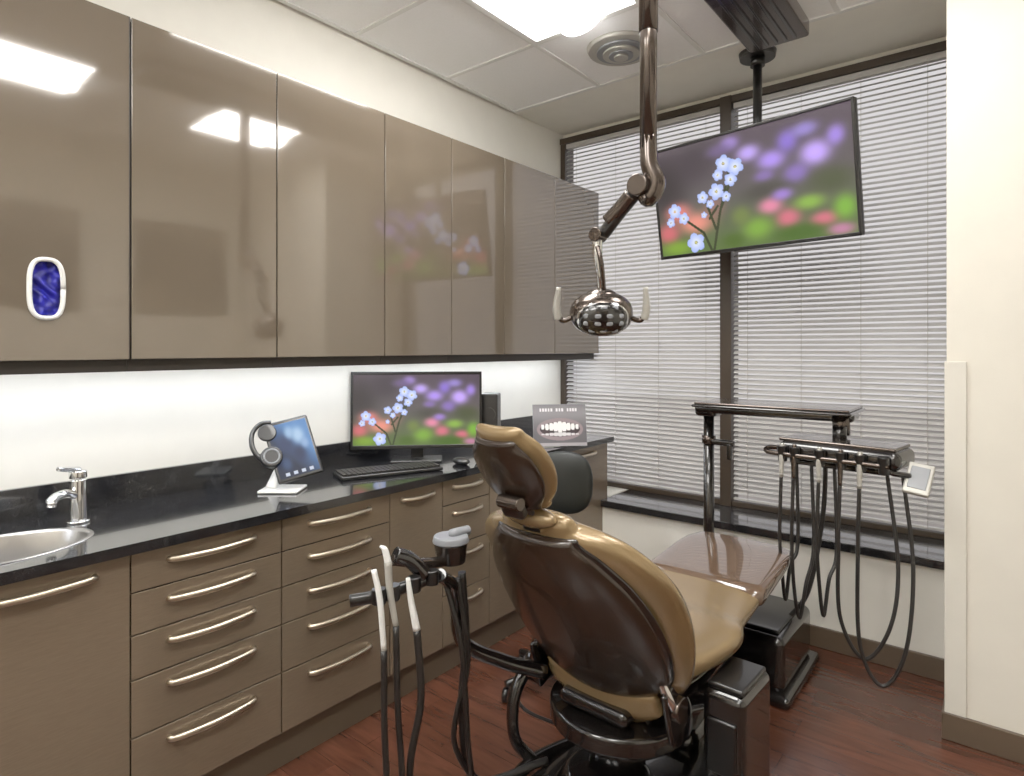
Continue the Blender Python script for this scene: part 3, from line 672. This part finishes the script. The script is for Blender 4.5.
# ---------------- delivery unit
g=G('dental_delivery_unit',(-.8,2.95,0),world=True)
c,s=b2(-1.05,-.71,2.62,3.08,.04,.27)
g.box('floor_box',c,s,'gbase',.035,seg=5); c,s=b2(-1.02,-.74,2.66,3.04,.27,.285); g.box('floor_box_lid',c,s,'black',.01)
c,s=b2(-1.08,-.68,2.59,3.11,0,.05); g.box('floor_box_plinth',c,s,'gbase',.02,seg=4)
c,s=b2(-1.25,-1.0,2.92,3.08,0,.06); g.box('post_foot',c,s,'gbase',.02,seg=4)
g.cyl('post',(-1.16,2.99,.05),(-1.16,2.99,1.12),.026,'gbase'); g.cyl('post_collar',(-1.16,2.99,.98),(-1.16,2.99,1.02),.034,'gun'); 
g.box('post_lever',(-1.09,2.98,.99),(.12,.03,.03),'gbase',.008); g.box('post_lever_grip',(-1.05,2.97,.95),(.025,.03,.08),'gbase',.008)
g.box('post_head',(-1.16,2.99,1.14),(.11,.11,.05),'gbase',.02,seg=4)
g.box('tray_arm',(-.86,2.985,1.155),(.70,.13,.045),'gbase',.018,seg=4)
g.box('tray_top',(-.84,2.975,1.188),(.66,.30,.012),'gun',.005)
g.box('tray_rim',(-.84,2.975,1.176),(.68,.32,.014),'gbase',.006)
g.cyl('arm_pivot',(-.56,2.93,1.08),(-.56,2.93,1.17),.035,'gun'); g.cyl('arm_pivot_low',(-.56,2.90,1.05),(-.56,2.90,1.12),.028,'gbase')
hc=Vector((-.53,2.83,1.02)); hR=Matrix.Rotation(math.radians(-8),3,'Z')
def hp(x,y,z): return hc+hR@Vector((x,y,z))
g.box('head_body',hp(0,0,0),(.46,.22,.075),'gbase',.03,R=hR,seg=5)
g.box('head_top',hp(-.01,.01,.042),(.44,.20,.015),'gun',.006,R=hR)
g.box('head_lower',hp(.0,.0,-.05),(.36,.12,.03),'gbase',.012,R=hR)
g.tube('head_handle',[hp(-.22,-.05,0),hp(-.27,-.09,0),hp(-.27,-.12,-.01),hp(-.2,-.13,-.015),hp(.2,-.13,-.015)],.010,'gun')
Rp=hR@Matrix.Rotation(.75,3,'X')@Matrix.Rotation(.2,3,'Y')
g.box('touch_pad',hp(.275,-.05,-.06),(.085,.14,.018),'vent',.006,R=Rp); g.box('touch_pad_keys',hp(.275,-.05,-.06)+Rp@Vector((0,0,.010)),(.06,.10,.004),'grey',.002,R=Rp)
for k in range(5):
    x=(-.20,-.15,-.05,.03,.10)[k]
    g.cyl('holder_%d'%k,hp(x,-.12,-.045),hp(x,-.125,.02),.018,'black',r2=.021,seg=20,bevel=.002)
    g.tube('handpiece_%d'%k,[hp(x,-.125,.03),hp(x,-.13,-.02),hp(x,-.135,-.11)],[.009,.012,.008],'gun' if k%2 else 'vent')
    zl=[.40,.34,.38,.26,.18][k]; sw=[.015,.03,.02,.16,.14][k]
    P=[hp(x,-.135,-.10),hp(x-.004,-.14,-.35),hp(x+.0,-.13,-(1.03-zl)+.14),hp(x+sw/2,-.11,-(1.03-zl)),hp(x+sw,-.08,-(1.03-zl)+.14),hp(x+sw+.015,-.04,-.4),hp(x+sw*.8,-.01,-.05)]
    g.tube('hose_%d'%k,P,.0075,'hose',n=14,seg=10)
g.tube('pad_bracket',[hp(.17,-.09,-.02),hp(.2,-.10,-.04),hp(.25,-.06,-.05)],.011,'gbase')
g.cyl('holder_5',hp(.18,-.12,-.045),hp(.18,-.125,.02),.018,'black',r2=.021,seg=20,bevel=.002)
g.tube('umbilical',[hp(-.1,.08,-.03),hp(-.12,.1,-.3),hp(-.16,.05,-.62),Vector((-.76,2.86,.26))],.010,'hose',n=14)

# ---------------- assistant stool behind the chair
sc_=project_dir(2.62,.075*2.62); 
g=G('assistant_stool',(sc_.x,sc_.y,0),rz=25)
for k in range(5):
    a=2*math.pi*k/5; e=Vector((.24*math.cos(a),.24*math.sin(a),.07))
    g.tube('leg_%d'%k,[(0,0,.10),e*.5+Vector((0,0,.055)),e],[.02,.018,.014],'black'); g.cyl('caster_%d'%k,e+Vector((-.01,0,-.042)),e+Vector((.012,0,-.042)),.028,'black')
g.cyl('gas_lift',(0,0,.08),(0,0,.46),.022,'black'); g.cyl('seat',(0,0,.46),(0,0,.54),.16,'stool',r2=.155,bevel=.025)
g.tube('back_support',[(0,.05,.45),(0,.17,.47),(0,.195,.6),(0,.185,.8)],.013,'black')
g.ell('backrest',(0,.16,.845),(.13,.035,.14),'stool',e=.75)

# ---------------- camera, world
cam=bpy.data.cameras.new('camera'); co=bpy.data.objects.new('camera',cam); S.collection.objects.link(co)
co.location=(0,0,1.45); co.rotation_euler=(math.radians(90),0,math.radians(38.9))
cam.sensor_width=36; cam.lens=617/1024*36; cam.shift_y=-40/1024; cam.clip_start=.02
S.camera=co
w=bpy.data.worlds.new('world'); S.world=w; w.use_nodes=True
bg=w.node_tree.nodes['Background']; bg.inputs[0].default_value=(.82,.79,.80,1); bg.inputs[1].default_value=.8
